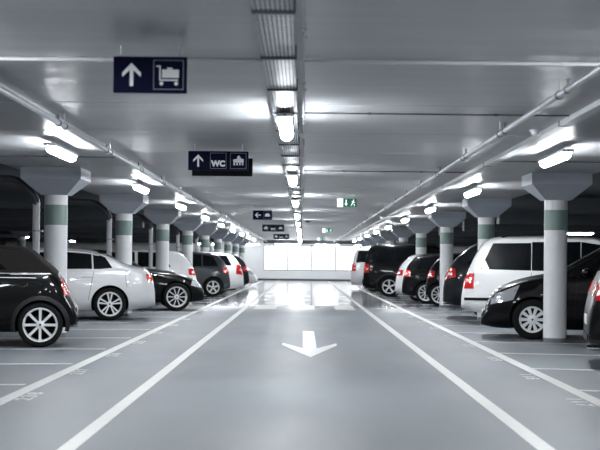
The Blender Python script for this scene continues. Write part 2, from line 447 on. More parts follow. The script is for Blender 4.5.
# hooks and cable beside the tray on its right
bm = bmesh.new(); tube(bm, [(0, 5, 0), (0.004, 20, 0.004), (0, 40, 0), (0, 80, 0)], 0.005, 8)
o = link('power_cable', bm, M['duct'], None, True); o.location = (-0.012, 0, CEIL-0.02)
tag(o, 'thin dark cable on the ceiling just right of the cable tray', 'cable')
hk = None
for k in range(10):
    if hk is None:
        bm = bmesh.new(); tube(bm, [(0, 0, 0.055), (0, 0, 0), (0.02, 0.0, -0.002), (0.024, 0, 0.012)], 0.004, 6); tube(bm, [(-0.02, 0, 0.052), (0.02, 0, 0.052)], 0.006, 6)
        hk = link('cable_hook', bm, M['steel']); o = hk
    else:
        o = hk.copy(); COL.objects.link(o)
    o.location = (-0.012, 7.6+2.3*k, CEIL-0.062)
    tag(o, 'small metal hook right of the cable tray, %s from the camera' % ORD[k], 'hook', 'hooks beside the cable tray')

# ---------------------------------------------------------------- sprinkler pipes, ducts, conduits
def sprinkler(side, x, z, r):
    t = thing('sprinkler_pipe', 'long steel sprinkler pipe hung under the ceiling on the %s of the aisle' % side, 'pipe', (x, 0, z))
    bm = bmesh.new(); tube(bm, [(0, 2, 0), (0, 81, 0)], r, 16); link('pipe_run', bm, M['steel'], t, True, 60)
    h0 = s0 = c0 = None
    for k in range(24):
        y = (9.6 if side == 'right' else 9.3)+2.9*k
        if h0 is None:
            bm = bmesh.new(); tube(bm, [(0, 0, 0), (0, 0, CEIL-z)], 0.0045, 6); h0 = link('hanger_rod', bm, M['steel'], t); h0.location = (0, y, 0)
            bm = bmesh.new(); lathe(bm, [(r+0.007, -0.016), (r+0.007, 0.016)], 14, 'y'); c0 = link('pipe_clamp', bm, M['steel_dark'], t); c0.location = (0, y, 0)
            bm = bmesh.new(); tube(bm, [(0, 0, r*0.8), (0, 0, r+0.045)], 0.009, 8); lathe(bm, [(0.022, r+0.045), (0.022, r+0.049)], 10); tube(bm, [(0.0, 0.0, r+0.049), (0, 0, r+0.06)], 0.005, 6)
            lathe(bm, [(r+0.006, -0.02), (r+0.006, 0.02)], 14, 'y')
            s0 = link('sprinkler_head', bm, M['steel_dark'], t); s0.location = (0, y-0.32, 0)
        else:
            for p, yy in ((h0, y), (c0, y), (s0, y-0.32)):
                q = p.copy(); COL.objects.link(q); q.parent = t; q.location = (0, yy, 0)
sprinkler('left', -2.25, EYE+1.25, 0.026)
sprinkler('right', 1.88, EYE+1.25, 0.026)
for side, xa, xb, za in (('left', -2.44, -2.37, 0.045), ('right', 2.43, 2.54, 0.05)):
    t = thing('cable_duct', 'flat grey cable duct fixed to the ceiling along the %s side of the aisle' % side, 'cable duct')
    k = 0; y = 2.0
    while y < 80:
        bm = bmesh.new(); box(bm, xa, xb, y+0.01, min(y+5.18, 81), CEIL-za, CEIL-0.001)
        link('duct_section', bm, M['duct'], t)
        bm = bmesh.new(); box(bm, xa-0.005, xb+0.005, y-0.02, y+0.02, CEIL-za-0.004, CEIL-0.001); link('duct_joint', bm, M['steel_dark'], t)
        y += 5.2
def conduit(x0, x1, y, r, m, label, dz=0.0):
    t = thing('conduit', label, 'conduit')
    bm = bmesh.new(); tube(bm, [(x0, y, CEIL-r-0.004-dz), (x1, y, CEIL-r-0.004-dz)], r, 10); link('conduit_tube', bm, M[m], t, True, 60)
    x = x0+0.6
    while x < x1:
        bm = bmesh.new(); lathe(bm, [(r+0.004, 0), (r+0.004, 0.03)], 10); 
        bmesh.ops.rotate(bm, verts=bm.verts, cent=(0,0,0), matrix=Matrix.Rotation(PI/2, 3, 'Y')); bmesh.ops.translate(bm, verts=bm.verts, vec=(x, y, CEIL-r-0.004-dz))
        link('conduit_clip', bm, M[m], t); x += 1.15
conduit(-4.3, -0.29, 8.78, 0.014, 'duct', 'light grey conduit across the ceiling behind the first hanging sign')
conduit(-0.02, 4.3, 8.76, 0.014, 'duct', 'light grey conduit across the ceiling right of the cable tray near the camera')
conduit(-0.02, 2.415, 11.85, 0.008, 'steel_dark', 'thin dark conduit across the ceiling from tray to right duct')
conduit(-4.3, -2.44, 17.2, 0.007, 'steel_dark', 'dark conduit across the ceiling above the first left column')
conduit(2.54, 4.3, 17.2, 0.007, 'steel_dark', 'dark conduit across the ceiling above the first right column')
conduit(-0.02, 2.415, 19.35, 0.008, 'steel_dark', 'second thin dark conduit across the ceiling from tray to right duct')
# detectors
def detector(x, y, r, m, label, name='smoke_detector'):
    t = thing(name, label, 'smoke detector', (x, y, CEIL))
    bm = bmesh.new(); lathe(bm, [(r, 0.0), (r, -0.015), (r*0.95, -0.022)], 20); link('mounting_base', bm, M[m], t, True, 40)
    bm = bmesh.new(); lathe(bm, [(r*0.75, -0.022), (r*0.72, -0.045), (r*0.45, -0.058)], 20); link('sensor_head', bm, M[m], t, True, 40)
detector(2.35, 13.25, 0.055, 'white_plastic', 'small white smoke detector beside the right pipe')
detector(2.30, 38.5, 0.055, 'white_plastic', 'white smoke detector far down the aisle near the right pipe')
detector(0.15, 43.3, 0.10, 'steel_dark', 'dark round ceiling device right of the cable tray, far down the aisle')
# white box put in as a bright patch behind the first right column
t = thing('bright_patch_box', 'white box added as a bright patch in the right bays behind the first column', 'stand-in', (9.6, 46, 0))
bm = bmesh.new(); box(bm, -0.45, 0.45, 0, 1.2, EYE+0.98, EYE+1.33); link('box_body', bm, M['white_wall'], t)
bm = bmesh.new()
for i in range(6): box(bm, -0.40, 0.40, -0.015, 0.0, EYE+1.01+i*0.05, EYE+1.03+i*0.05)
link('grille', bm, M['steel'], t)
for x in (-0.4, 0.4):
    bm = bmesh.new(); tube(bm, [(x, 0.6, EYE+1.32), (x, 0.6, CEIL+0.03)], 0.008, 6); link('hanger_rod', bm, M['steel'], t)
dup(lampb, (9.2, 44.6, EYE+1.10), 1.15, 'added tube lamp brightening the white box in the right bays', 'tube lamps over the far right aisle')  # extra lamp added to brighten the white box

# ---------------------------------------------------------------- signs
def frame_rect(bm, x0, x1, z0, z1, tk, y0, y1):
    box(bm, x0, x1, y0, y1, z0, z0+tk); box(bm, x0, x1, y0, y1, z1-tk, z1)
    box(bm, x0, x0+tk, y0, y1, z0+tk, z1-tk); box(bm, x1-tk, x1, y0, y1, z0+tk, z1-tk)
def arrow(bm, cx, cz, h, ang=0):
    # shaft and two slanted barbs, pointing up before rotation
    w = h*0.15; hw = h*0.40; parts = []
    parts.append([(-w/2, -h/2), (w/2, -h/2), (w/2, h*0.36), (-w/2, h*0.36)])
    parts.append([(0, h/2), (hw, h*0.08), (hw, -h*0.10), (0, h*0.26)])
    parts.append([(0, h/2), (0, h*0.26), (-hw, -h*0.10), (-hw, h*0.08)])
    for i, p in enumerate(parts):
        q = [(cx+x*math.cos(ang)-z*math.sin(ang), cz+x*math.sin(ang)+z*math.cos(ang)) for x, z in p]
        prism(bm, q, -0.0235-0.0003*i, -0.0195)
def disc(bm, cx, cz, r, n=14): prism(bm, [(cx+r*math.cos(2*PI*i/n), cz+r*math.sin(2*PI*i/n)) for i in range(n)], -0.0238, -0.0195)
def rr(bm, x0, x1, z0, z1): prism(bm, [(x0, z0), (x1, z0), (x1, z1), (x0, z1)], -0.0232, -0.0195)
def trolley(bm, cx, cz, s):
    rr(bm, cx-0.30*s, cx+0.48*s, cz-0.14*s, cz+0.24*s)                       # suitcase
    frame_rect(bm, cx-0.06*s, cx+0.18*s, cz+0.22*s, cz+0.33*s, 0.05*s, -0.0232, -0.0195)
    rr(bm, cx-0.42*s, cx-0.36*s, cz-0.26*s, cz+0.40*s); rr(bm, cx-0.55*s, cx-0.36*s, cz+0.36*s, cz+0.42*s)
    rr(bm, cx-0.42*s, cx+0.45*s, cz-0.28*s, cz-0.21*s)
    disc(bm, cx-0.32*s, cz-0.40*s, 0.09*s); disc(bm, cx+0.36*s, cz-0.40*s, 0.09*s)
def station(bm, cx, cz, s):        # building-like pictogram
    prism(bm, [(cx-0.42*s, cz-0.15*s), (cx+0.45*s, cz-0.15*s), (cx+0.45*s, cz+0.15*s), (cx+0.22*s, cz+0.22*s), (cx+0.1*s, cz+0.45*s), (cx-0.08*s, cz+0.40*s), (cx-0.1*s, cz+0.18*s), (cx-0.42*s, cz+0.12*s)], -0.0232, -0.0195)
    for i in range(4): rr(bm, cx+(-0.40+i*0.235)*s, cx+(-0.27+i*0.235)*s, cz-0.36*s, cz-0.18*s)
def case_icon(bm, cx, cz, s):
    rr(bm, cx-0.42*s, cx+0.42*s, cz-0.25*s, cz+0.15*s); rr(bm, cx-0.28*s, cx+0.28*s, cz+0.15*s, cz+0.32*s)
def sign(xc, y, ztop, wd, ht, kinds, label, flip=False, ang=0, arrow_side=0):
    t = thing('hanging_sign', label, 'sign', (xc, y, ztop-ht), PI if flip else 0, 'navy hanging direction signs')
    bm = bmesh.new(); box(bm, -wd/2, wd/2, -0.02, 0.02, 0, ht); b = link('sign_panel', bm, M['sign_black'] if flip else M['navy'], t)
    md = b.modifiers.new('bevel', 'BEVEL'); md.width = 0.003
    for x in (-wd*0.40, wd*0.40):
        bm = bmesh.new(); tube(bm, [(x, 0, ht-0.005), (x, 0, CEIL-ztop+ht)], 0.004, 6); box(bm, x-0.012, x+0.012, -0.012, 0.012, ht, ht+0.01)
        link('hanger', bm, M['steel'], t)
    n = len(kinds); cell = wd/n
    for i, kd in enumerate(kinds):
        cx = -wd/2+cell*(i+0.5); cz = ht/2; 
        bm = bmesh.new()
        if kd == 'arrow':
            arrow(bm, cx, cz, ht*0.64, ang); link('arrow_symbol', bm, M['sign_white'], t); continue
        if kd == 'wc':
            bm.free(); o = text_mesh('WC', ht*0.40, 'sign_white', 'sign_lettering', t, 0.0015)
            o.rotation_euler = (PI/2, 0, 0); o.location = (cx, -0.022, ht*0.34)
        else:
            {'trolley': trolley, 'station': station, 'case': case_icon}[kd](bm, cx, cz, ht*0.62 if kd != 'trolley' else ht*0.60)
            link('pictogram', bm, M['sign_white'], t)
        bm = bmesh.new(); hs = ht*0.42; frame_rect(bm, cx-hs, cx+hs, cz-hs*0.98, cz+hs*0.98, 0.0045, -0.0222, -0.0195)
        link('pictogram_frame', bm, M['sign_grey'], t)
    return t
sign(-0.987, 8.3, EYE+1.298, 0.470, 0.230, ['arrow', 'trolley'], 'nearest navy hanging sign with white arrow up and luggage trolley')
sign(-1.002, 15.2, EYE+1.284, 0.702, 0.224, ['arrow', 'wc', 'station'], 'navy hanging sign with arrow, WC lettering and a pictogram')
sign(-1.017, 16.2, EYE+1.284, 0.754, 0.224, ['arrow', 'wc', 'station'], 'dark back of a sign peeking out below the WC sign', flip=True)
sign(-1.037, 33.0, EYE+1.297, 0.49, 0.235, ['arrow', 'case'], 'small far hanging sign with arrow pointing left, beyond the WC sign', ang=PI/2)
sign(-1.043, 45.0, EYE+1.284, 0.76, 0.24, ['station', 'wc', 'case'], 'distant dark hanging sign with three symbols, second from the far wall')
sign(-1.016, 60.0, EYE+1.28, 0.72, 0.235, ['case', 'wc', 'station'], 'farthest dark hanging sign just before the bright far wall')
def exit_sign(xc, y, ztop, label, s=1.0, blank=True):
    t = thing('exit_sign', label, 'exit sign', (xc, y, ztop-0.178*s), 0, 'green emergency exit signs')
    wd, ht = 0.40*s, 0.178*s
    bm = bmesh.new(); box(bm, -wd/2, wd/2, -0.02, 0.02, 0, ht); link('sign_housing', bm, M['white_plastic'], t)
    bm = bmesh.new(); x0 = -wd/2+0.12*s; box(bm, x0, wd/2-0.003, -0.0225, -0.02, 0.003, ht-0.003); link('green_panel', bm, M['exit_green'], t)
    bm = bmesh.new(); box(bm, -wd/2+0.003, x0-0.003, -0.0225, -0.02, 0.003, ht-0.003); link('white_panel', bm, M['exit_white'], t)
    bm = bmesh.new(); cx = x0+0.06*s; h = 0.13*s; cz = ht/2
    prism(bm, [(cx-0.012*s, cz+h/2), (cx+0.012*s, cz+h/2), (cx+0.012*s, cz-0.01*s), (cx+0.035*s, cz-0.01*s), (cx, cz-h/2), (cx-0.035*s, cz-0.01*s), (cx-0.012*s, cz-0.01*s)], -0.0245, -0.0225)
    link('arrow_symbol', bm, M['exit_white'], t)
    bm = bmesh.new(); cx = x0+0.20*s
    prism(bm, [(cx+0.012*s+0.013*s*math.cos(a*PI/6), cz+0.055*s+0.013*s*math.sin(a*PI/6)) for a in range(12)], -0.0245, -0.0225)
    for q in ([(-0.02, -0.01), (0.0, -0.015), (0.02, 0.035), (0.0, 0.042)], [(0.0, 0.02), (0.012, 0.03), (0.045, 0.012), (0.04, 0.0)],
              [(-0.035, 0.02), (-0.03, 0.032), (0.005, 0.036), (0.0, 0.024)], [(-0.02, -0.01), (-0.008, -0.018), (0.035, -0.03), (0.03, -0.045)],
              [(0.03, -0.028), (0.038, -0.035), (0.03, -0.07), (0.02, -0.068)], [(-0.022, -0.008), (-0.008, -0.015), (-0.03, -0.06), (-0.045, -0.055)]):
        prism(bm, [(cx+x*s, cz+z*s) for x, z in q], -0.0245, -0.0225)
    link('running_figure', bm, M['exit_white'], t)
    for x in (-0.15*s, 0.15*s):
        bm = bmesh.new(); tube(bm, [(x, 0, ht-0.002), (x, 0, CEIL-ztop+ht)], 0.004, 6); link('hanger', bm, M['steel'], t)
exit_sign(0.886, 26.5, EYE+1.304, 'nearest green exit sign with arrow and running figure on the right')
exit_sign(0.92, 49.5, EYE+1.302, 'middle green exit sign farther down the aisle')
exit_sign(0.95, 68.0, EYE+1.30, 'farthest small green exit sign before the bright wall')

# ---------------------------------------------------------------- cars
def interp(pts, x):
    if x <= pts[0][0]: return pts[0][1]
    for (a, b), (c, d) in zip(pts, pts[1:]):
        if x <= c: return b+(d-b)*(x-a)/(c-a) if c > a else d
    return pts[-1][1]
def smoothf(pts, wdt):
    def f(x):
        lo, hi = pts[0][0], pts[-1][0]; w = min(wdt, max(0.0, x-lo), max(0.0, hi-x)); 
        if w < 0.004: return interp(pts, x)
        s = tot = 0
        for i in range(-4, 5):
            k = 1-abs(i)/5; s += k*interp(pts, x+w*i/4); tot += k
        return s/tot
    return f
class Car:
    def __init__(s, sp):
        s.sp = sp; s.L, s.W = sp['L'], sp['W']/2
        s.T = smoothf(sp['top'], sp.get('smooth', 0.10)); s.B = smoothf(sp['belt'], 0.1)
        gc = sp.get('clear', 0.19)
        s.F = smoothf([(0, gc+0.10), (0.25, gc+0.04), (0.7, gc), (s.L-0.7, gc), (s.L-0.25, gc+0.01), (s.L, gc+0.05)], 0.1)
        s.tum = sp.get('tumble', 0.30); s.rc = sp.get('crown', 0.10); s.n = 2.6
    def Wf(s, x):
        w = s.W; d = s.L-x; e = x
        if d < 0.75: w *= 1-0.20*((0.75-d)/0.75)**2.2
        rt = s.sp.get('rear_taper', 0.5)
        if e < rt: w *= 1-0.11*(rt/0.5)*((rt-e)/rt)**2.2
        if min(d, e) < 0.05: w *= 1-0.05*((0.05-min(d, e))/0.05)**2
        return w
    def params(s, x):
        T, F, W = s.T(x), s.F(x), s.Wf(x)
        r = min(s.rc, 0.4*(T-F)); B = min(s.B(x), T-r-0.02)
        return T, F, W, r, B
    def Y(s, x, z):
        T, F, W, r, B = s.params(x)
        def base(zz):
            if zz <= B:
                t = max(0.0, (zz-F)/(B-F))
                return W*(1-0.09*max(0, (0.4-t)/0.4)**2-0.035*max(0, (t-0.55)/0.45)**2)
            return W*0.965-0.012-s.tum*(zz-B)
        if z <= T-r: return base(z)
        yl = base(T-r); q = min(1, (z-(T-r))/r)
        return yl*(1-q**s.n)**(1/s.n)
    def yl(s, x):
        T, F, W, r, B = s.params(x); return s.Y(x, T-r)
    def Z(s, x, y):
        T, F, W, r, B = s.params(x); yl = s.Y(x, T-r); q = min(1, abs(y)/yl)
        return T-r+r*(1-q**s.n)**(1/s.n)
    def body(s, m, parent):
        bm = bmesh.new(); N = 84; rings = []
        xs = [s.L*i/N for i in range(N+1)]
        xs = sorted(set([round(x, 4) for x in xs]+[0.012, 0.03, s.L-0.012, s.L-0.03]))
        for x in xs:
            T, F, W, r, B = s.params(x); half = []
            half.append((0.0, F)); half.append((s.Y(x, F)*0.55, F)); half.append((s.Y(x, F)*0.93, F))
            for i in range(1, 9): z = F+(B-F)*i/8; half.append((s.Y(x, z), z))
            for i in range(1, 6): z = B+0.004+(T-r-B-0.004)*i/5; half.append((s.Y(x, z), z))
            yl = s.Y(x, T-r)
            for i in range(1, 8):
                a = PI/2*i/8; half.append((yl*math.cos(a)**(2/s.n), T-r+r*math.sin(a)**(2/s.n)))
            half.append((0.0, T))
            ring = [bm.verts.new((x, -y, z)) for y, z in half] + [bm.verts.new((x, y, z)) for y, z in half[-2:0:-1]]
            rings.append(ring)
        n = len(rings[0])
        for a, b in zip(rings, rings[1:]):
            for k in range(n): bm.faces.new((a[k], a[(k+1)%n], b[(k+1)%n], b[k]))
        bm.faces.new(rings[0]); bm.faces.new(rings[-1][::-1])
        o = link('body', bm, [m, M['well']], None, True, 42)
        cut = bmesh.new(); r = s.sp['wr']+s.sp.get('arch', 0.045)
        for wx in s.sp['wheels']:
            for sg in (-1, 1):
                ya, yb = sorted((sg*(s.W-0.30), sg*(s.W+0.2)))
                lathe(cut, [(r, ya), (r, yb)], 40, 'y', (wx, 0, s.sp['wr']+0.005), 1)
        co = link('cutter', cut, [m, M['well']])
        md = o.modifiers.new('arch', 'BOOLEAN'); md.operation = 'DIFFERENCE'; md.object = co; md.solver = 'EXACT'
        dg = bpy.context.evaluated_depsgraph_get(); me = bpy.data.meshes.new_from_object(o.evaluated_get(dg))
        o.modifiers.clear(); old = o.data; o.data = me; bpy.data.meshes.remove(old); bpy.data.objects.remove(co)
        for p in o.data.polygons: p.use_smooth = True
        o.data.set_sharp_from_angle(angle=math.radians(42))
        o.parent = parent; o.name = 'body'; return o
    def _grid(s, bm, P, Q):
        nu, nv = len(P), len(P[0])
        a = [[bm.verts.new(p) for p in row] for row in P]; b = [[bm.verts.new(p) for p in row] for row in Q]
        for i in range(nu-1):
            for j in range(nv-1):
                bm.faces.new((a[i][j], a[i+1][j], a[i+1][j+1], a[i][j+1])); bm.faces.new((b[i][j], b[i][j+1], b[i+1][j+1], b[i+1][j]))
        for i in range(nu-1):
            bm.faces.new((a[i][0], b[i][0], b[i+1][0], a[i+1][0])); bm.faces.new((a[i][-1], a[i+1][-1], b[i+1][-1], b[i][-1]))
        for j in range(nv-1):
            bm.faces.new((a[0][j], a[0][j+1], b[0][j+1], b[0][j])); bm.faces.new((a[-1][j], b[-1][j], b[-1][j+1], a[-1][j+1]))
    def side(s, bm, quad, sg, eps=0.006, nu=14, nv=6, topm=0.055):
        bl, br, tr, tl = quad; P, Q = [], []
        for i in range(nu+1):
            u = i/nu; r1, r2 = [], []
            for j in range(nv+1):
                v = j/nv
                x = (bl[0]*(1-u)+br[0]*u)*(1-v)+(tl[0]*(1-u)+tr[0]*u)*v
                zt = min(tl[1]*(1-u)+tr[1]*u, s.T(x)-topm); z = (bl[1]*(1-u)+br[1]*u)*(1-v)+zt*v
                y = s.Y(x, z); r1.append((x, sg*(y+eps), z)); r2.append((x, sg*(y-0.02), z))
            P.append(r1); Q.append(r2)
        s._grid(bm, P, Q)
    def over(s, bm, x0, x1, f0, f1, eps=0.006, nu=8, nv=10, ex=0.0):
        P, Q = [], []
        for i in range(nu+1):
            x = x0+(x1-x0)*i/nu; r1, r2 = [], []
            dx = 0.01; sl = (s.T(x+dx)-s.T(x-dx))/(2*dx); nrm = math.hypot(sl, 1)
            for j in range(nv+1):
                y = s.yl(x)*(f0+(f1-f0)*j/nv); z = s.Z(x, y)
                r1.append((x-sl/nrm*eps, y, z+eps/nrm)); r2.append((x+sl/nrm*0.02, y, z-0.02/nrm))
            P.append(r1); Q.append(r2)
        s._grid(bm, P, Q)

def make_wheel(kind, r, parent, loc, sg):
    w = 0.20; rr_ = r*{'mini': 0.77, 'ten': 0.745, 'thin': 0.74, 'cap': 0.66, 'five': 0.68}[kind]
    bm = bmesh.new()
    prof = [(rr_, 0.0), (rr_+0.01, -0.012), (r-0.035, -0.016), (r-0.012, -0.004), (r, 0.022), (r, w-0.022), (r-0.012, w), (rr_, w)]
    lathe(bm, prof, 48, 'y', (0, 0, 0), 0, False)
    # inner barrel back
    lathe(bm, [(rr_, w), (0.02, w)], 48, 'y', (0, 0, 0), 0, True)
    t = link('wheel', bm, M['tyre'], parent, True, 40); t.location = loc
    if sg > 0: t.rotation_euler = (0, 0, PI)
    bm = bmesh.new()
    lathe(bm, [(rr_+0.002, 0.004), (rr_-0.004, -0.008), (rr_-0.022, -0.006), (rr_-0.030, 0.02), (rr_-0.032, 0.12)], 48, 'y', (0, 0, 0), 0, False)
    R = rr_-0.018
    def spoke(a, w0, w1, r0, r1, y0=0.0, y1=-0.004):
        c, s_ = math.cos(a), math.sin(a); v = []
        for rad, wd, yy in ((r0, w0, y0), (r1, w1, y1)):
            for off, dy in ((-wd, 0), (wd, 0), (wd*0.8, 0.03), (-wd*0.8, 0.03)):
                v.append(bm.verts.new((c*rad-s_*off, yy+dy, s_*rad+c*off)))
        for f in ((0,1,2,3), (7,6,5,4), (0,4,5,1), (1,5,6,2), (2,6,7,3), (3,7,4,0)): bm.faces.new([v[i] for i in f])
    if kind == 'mini':
        for i in range(8): spoke(i*PI/4+PI/2, 0.016, 0.019, 0.03, R)
    elif kind == 'ten':
        for i in range(5):
            for d in (-0.20, 0.20): spoke(i*2*PI/5+PI/2+d, 0.010, 0.018, 0.03, R)
    elif kind == 'thin':
        for i in range(10): spoke(i*PI/5, 0.007, 0.015, 0.03, R)
    elif kind == 'cap':
        for i in range(10): spoke(i*PI/5, 0.017, 0.030, 0.04, R)
    else:
        for i in range(5): spoke(i*2*PI/5+PI/2, 0.020, 0.034, 0.03, R)
    lathe(bm, [(0.055 if kind != 'cap' else 0.08, 0.01), (0.052 if kind != 'cap' else 0.075, -0.006), (0.03, -0.012)], 20, 'y', (0,0,0), 0, True)
    rm = link('rim', bm, M['rim'], t, True, 35)
    bm = bmesh.new(); lathe(bm, [(0.13, 0.075), (0.13, 0.085)], 28, 'y'); link('brake_disc', bm, M['brake'], t)
    bm = bmesh.new(); lathe(bm, [(0.018, -0.014), (0.016, -0.016)], 12, 'y'); link('hub_cap', bm, M['steel_dark'], t)
    return t

def make_car(name, sp, label, loc, fwd, paint, rim, cat='car', group=None):
    """fwd = -1: nose points to world -x, +1: nose to +x. loc = (x of centre, y of centre)."""
    c = Car(sp); L = sp['L']
    root = thing(name, label, cat, (loc[0], loc[1], 0), 0 if fwd > 0 else PI, group)
    e = bpy.data.objects.new('tmp', None)
    b = c.body(M[paint], root)
    obs = [b]
    def add(nm, bm, m, sm=True):
        o = link(nm, bm, m, root, sm, 40); obs.append(o); return o
    for sg in (-1, 1):
        for q in sp['windows']:
            bm = bmesh.new(); c.side(bm, q, sg, sp.get('win_eps', 0.006)); add('side_window', bm, M['glass'])
        for q in sp.get('strips', []):
            bm = bmesh.new(); c.side(bm, q[0], sg, 0.009, 24, 2, 0.0); add(q[2], bm, M[q[1]])
        for q in sp.get('seams', []):
            bm = bmesh.new(); c.side(bm, [(q[0]-0.004, q[2]), (q[0]+0.004, q[2]), (q[1]+0.004, q[3]), (q[1]-0.004, q[3])], sg, 0.0015, 1, 10, 0.03); add('door_seam', bm, M['trim_black'])
        for q in sp.get('handles', []):
            bm = bmesh.new(); c.side(bm, [(q[0]-0.09, q[1]-0.014), (q[0]+0.09, q[1]-0.014), (q[0]+0.09, q[1]+0.014), (q[0]-0.09, q[1]+0.014)], sg, 0.03, 6, 2, 0.0)
            add('door_handle', bm, M[sp.get('handle_mat', paint)])
        bm = bmesh.new(); c.side(bm, sp['tail'], sg, 0.009, 8, 6, 0.02)
        if 'tail_over' in sp: x0, x1 = sp['tail_over']; c.over(bm, x0, x1, sg*0.62, sg*0.93, 0.010)
        add('tail_light', bm, M['tail'])
        if 'tail_inset' in sp:
            bm = bmesh.new(); c.side(bm, sp['tail_inset'], sg, 0.013, 6, 4, 0.02); add('reversing_light', bm, M['tail_clear'])
        bm = bmesh.new(); c.side(bm, sp['head'], sg, 0.009, 8, 6, 0.012)
        if 'head_over' in sp: x0, x1 = sp['head_over']; c.over(bm, x0, x1, sg*0.50, sg*0.93, 0.009)
        add('headlight', bm, M['head'])
        # mirror
        mx, mz = sp['mirror']; y = c.Y(mx, mz); bm = bmesh.new()
        bmesh.ops.create_uvsphere(bm, u_segments=16, v_segments=10, radius=1.0)
        bmesh.ops.scale(bm, verts=bm.verts, vec=(0.075, 0.11, 0.07)); bmesh.ops.translate(bm, verts=bm.verts, vec=(mx, sg*(y+0.11), mz+0.06))
        tube(bm, [(mx, sg*(y-0.03), mz), (mx, sg*(y+0.07), mz+0.03)], 0.02, 8)
        add('wing_mirror', bm, M[sp.get('mirror_mat', paint)])
        if 'cladding' in sp:
            for wx in sp['wheels']:
                bm = bmesh.new(); r0 = sp['wr']+sp.get('arch', 0.045); rings = []
                for i in range(25):
                    a = -0.25+(PI+0.5)*i/24; ring = []
                    for (rr2, off) in ((r0-0.004, -0.03), (r0-0.004, 0.022), (r0+0.03, 0.020), (r0+sp['cladding'], 0.006), (r0+sp['cladding'], -0.02)):
                        x = wx+rr2*math.cos(a); z = max(sp.get('clear', 0.19)+0.01, sp['wr']+rr2*math.sin(a)); x = min(max(x, 0.01), L-0.01)
                        ring.append(bm.verts.new((x, sg*(c.Y(x, z)+off), z)))
                    rings.append(ring)
                for a_, b_ in zip(rings, rings[1:]):
                    for k in range(4): bm.faces.new((a_[k], a_[k+1], b_[k+1], b_[k]))
                add('wheel_arch_trim', bm, M['cladding'])
    x0, x1 = sp['rear_glass']; bm = bmesh.new(); c.over(bm, x0, x1, -0.86, 0.86); add('rear_window', bm, M['glass'])
    x0, x1 = sp['windscreen']; bm = bmesh.new(); c.over(bm, x0, x1, -0.90, 0.90); add('windscreen', bm, M['glass'])
    # bumpers lower trim, plates, grille
    zc = c.T(0); zf = c.F(0)
    bm = bmesh.new(); box(bm, -0.012, 0.02, -c.Wf(0)*0.80, c.Wf(0)*0.80, zf+0.02, zf+0.10); add('rear_bumper_trim', bm, M['trim_black'], False)
    bm = bmesh.new(); box(bm, -0.010, 0.015, -0.26, 0.26, min(zc, 0.66)-0.15, min(zc, 0.66)-0.04); add('rear_number_plate', bm, M['plate'], False)
    zc = c.T(L); zf = c.F(L)
    bm = bmesh.new(); box(bm, L-0.02, L+0.010, -c.Wf(L)*0.62, c.Wf(L)*0.62, zf+0.04, zc-0.10); add('grille', bm, M['trim_black'], False)
    bm = bmesh.new(); box(bm, L, L+0.018, -0.26, 0.26, zf+0.10, zf+0.21); add('front_number_plate', bm, M['plate'], False)
    for yy in (-0.45,):
        bm = bmesh.new(); tube(bm, [(-0.01, yy, zf-0.01), (0.35, yy, zf-0.01)], 0.03, 12); add('exhaust_pipe', bm, M['chrome'])
    for x0, x1, z0, z1, yy in sp.get('rails', []):
        for sg in (-1, 1):
            bm = bmesh.new(); n = 14
            pts = [(x0+(x1-x0)*i/n, sg*yy, c.Z(x0+(x1-x0)*i/n, yy)+(0.045 if 0 < i < n else 0.0)) for i in range(n+1)]
            tube(bm, pts, 0.016, 8); add('roof_rail', bm, M[sp.get('rail_mat', 'trim_black')])
    if 'soft_top' in sp:
        x0, x1 = sp['soft_top']; bm = bmesh.new(); P, Q = [], []
        for i in range(37):
            x = x0+(x1-x0)*i/36; T, F, W, r, B = c.params(x); zb = min(1.0, T-r-0.01); ra, rb = [], []
            n = 30
            yl = c.yl(x)
            pts = [(c.Y(x, zb+(T-r-zb)*k/6), zb+(T-r-zb)*k/6) for k in range(6)]
            pts += [(yl*math.cos(PI/2*k/9)**(2/c.n), T-r+r*math.sin(PI/2*k/9)**(2/c.n)) for k in range(10)]
            full = [(y, z) for y, z in pts]+[(-y, z) for y, z in pts[-2::-1]]
            for y, z in full:
                s_ = 1 if y > 0 else (-1 if y < 0 else 0)
                ra.append((x, y+0.012*s_, z+(0.012 if z > T-r else 0))); rb.append((x, y*0.95, z-0.012))
            P.append(ra); Q.append(rb)
        c._grid(bm, P, Q); add('soft_top', bm, M['fabric'])
    for wx in sp['wheels']:
        for sg in (-1, 1):
            t = make_wheel(rim, sp['wr'], root, (wx, sg*(c.W-0.025), sp['wr']), sg); obs.append(t)
    bpy.data.objects.remove(e)
    # shift so that the root sits under the middle of the car
    for o in obs:
        if o.name.startswith('wheel') and not o.name.startswith('wheel_arch'): o.location.x -= L/2
        else:
            for v in o.data.vertices: v.co.x -= L/2
    return root

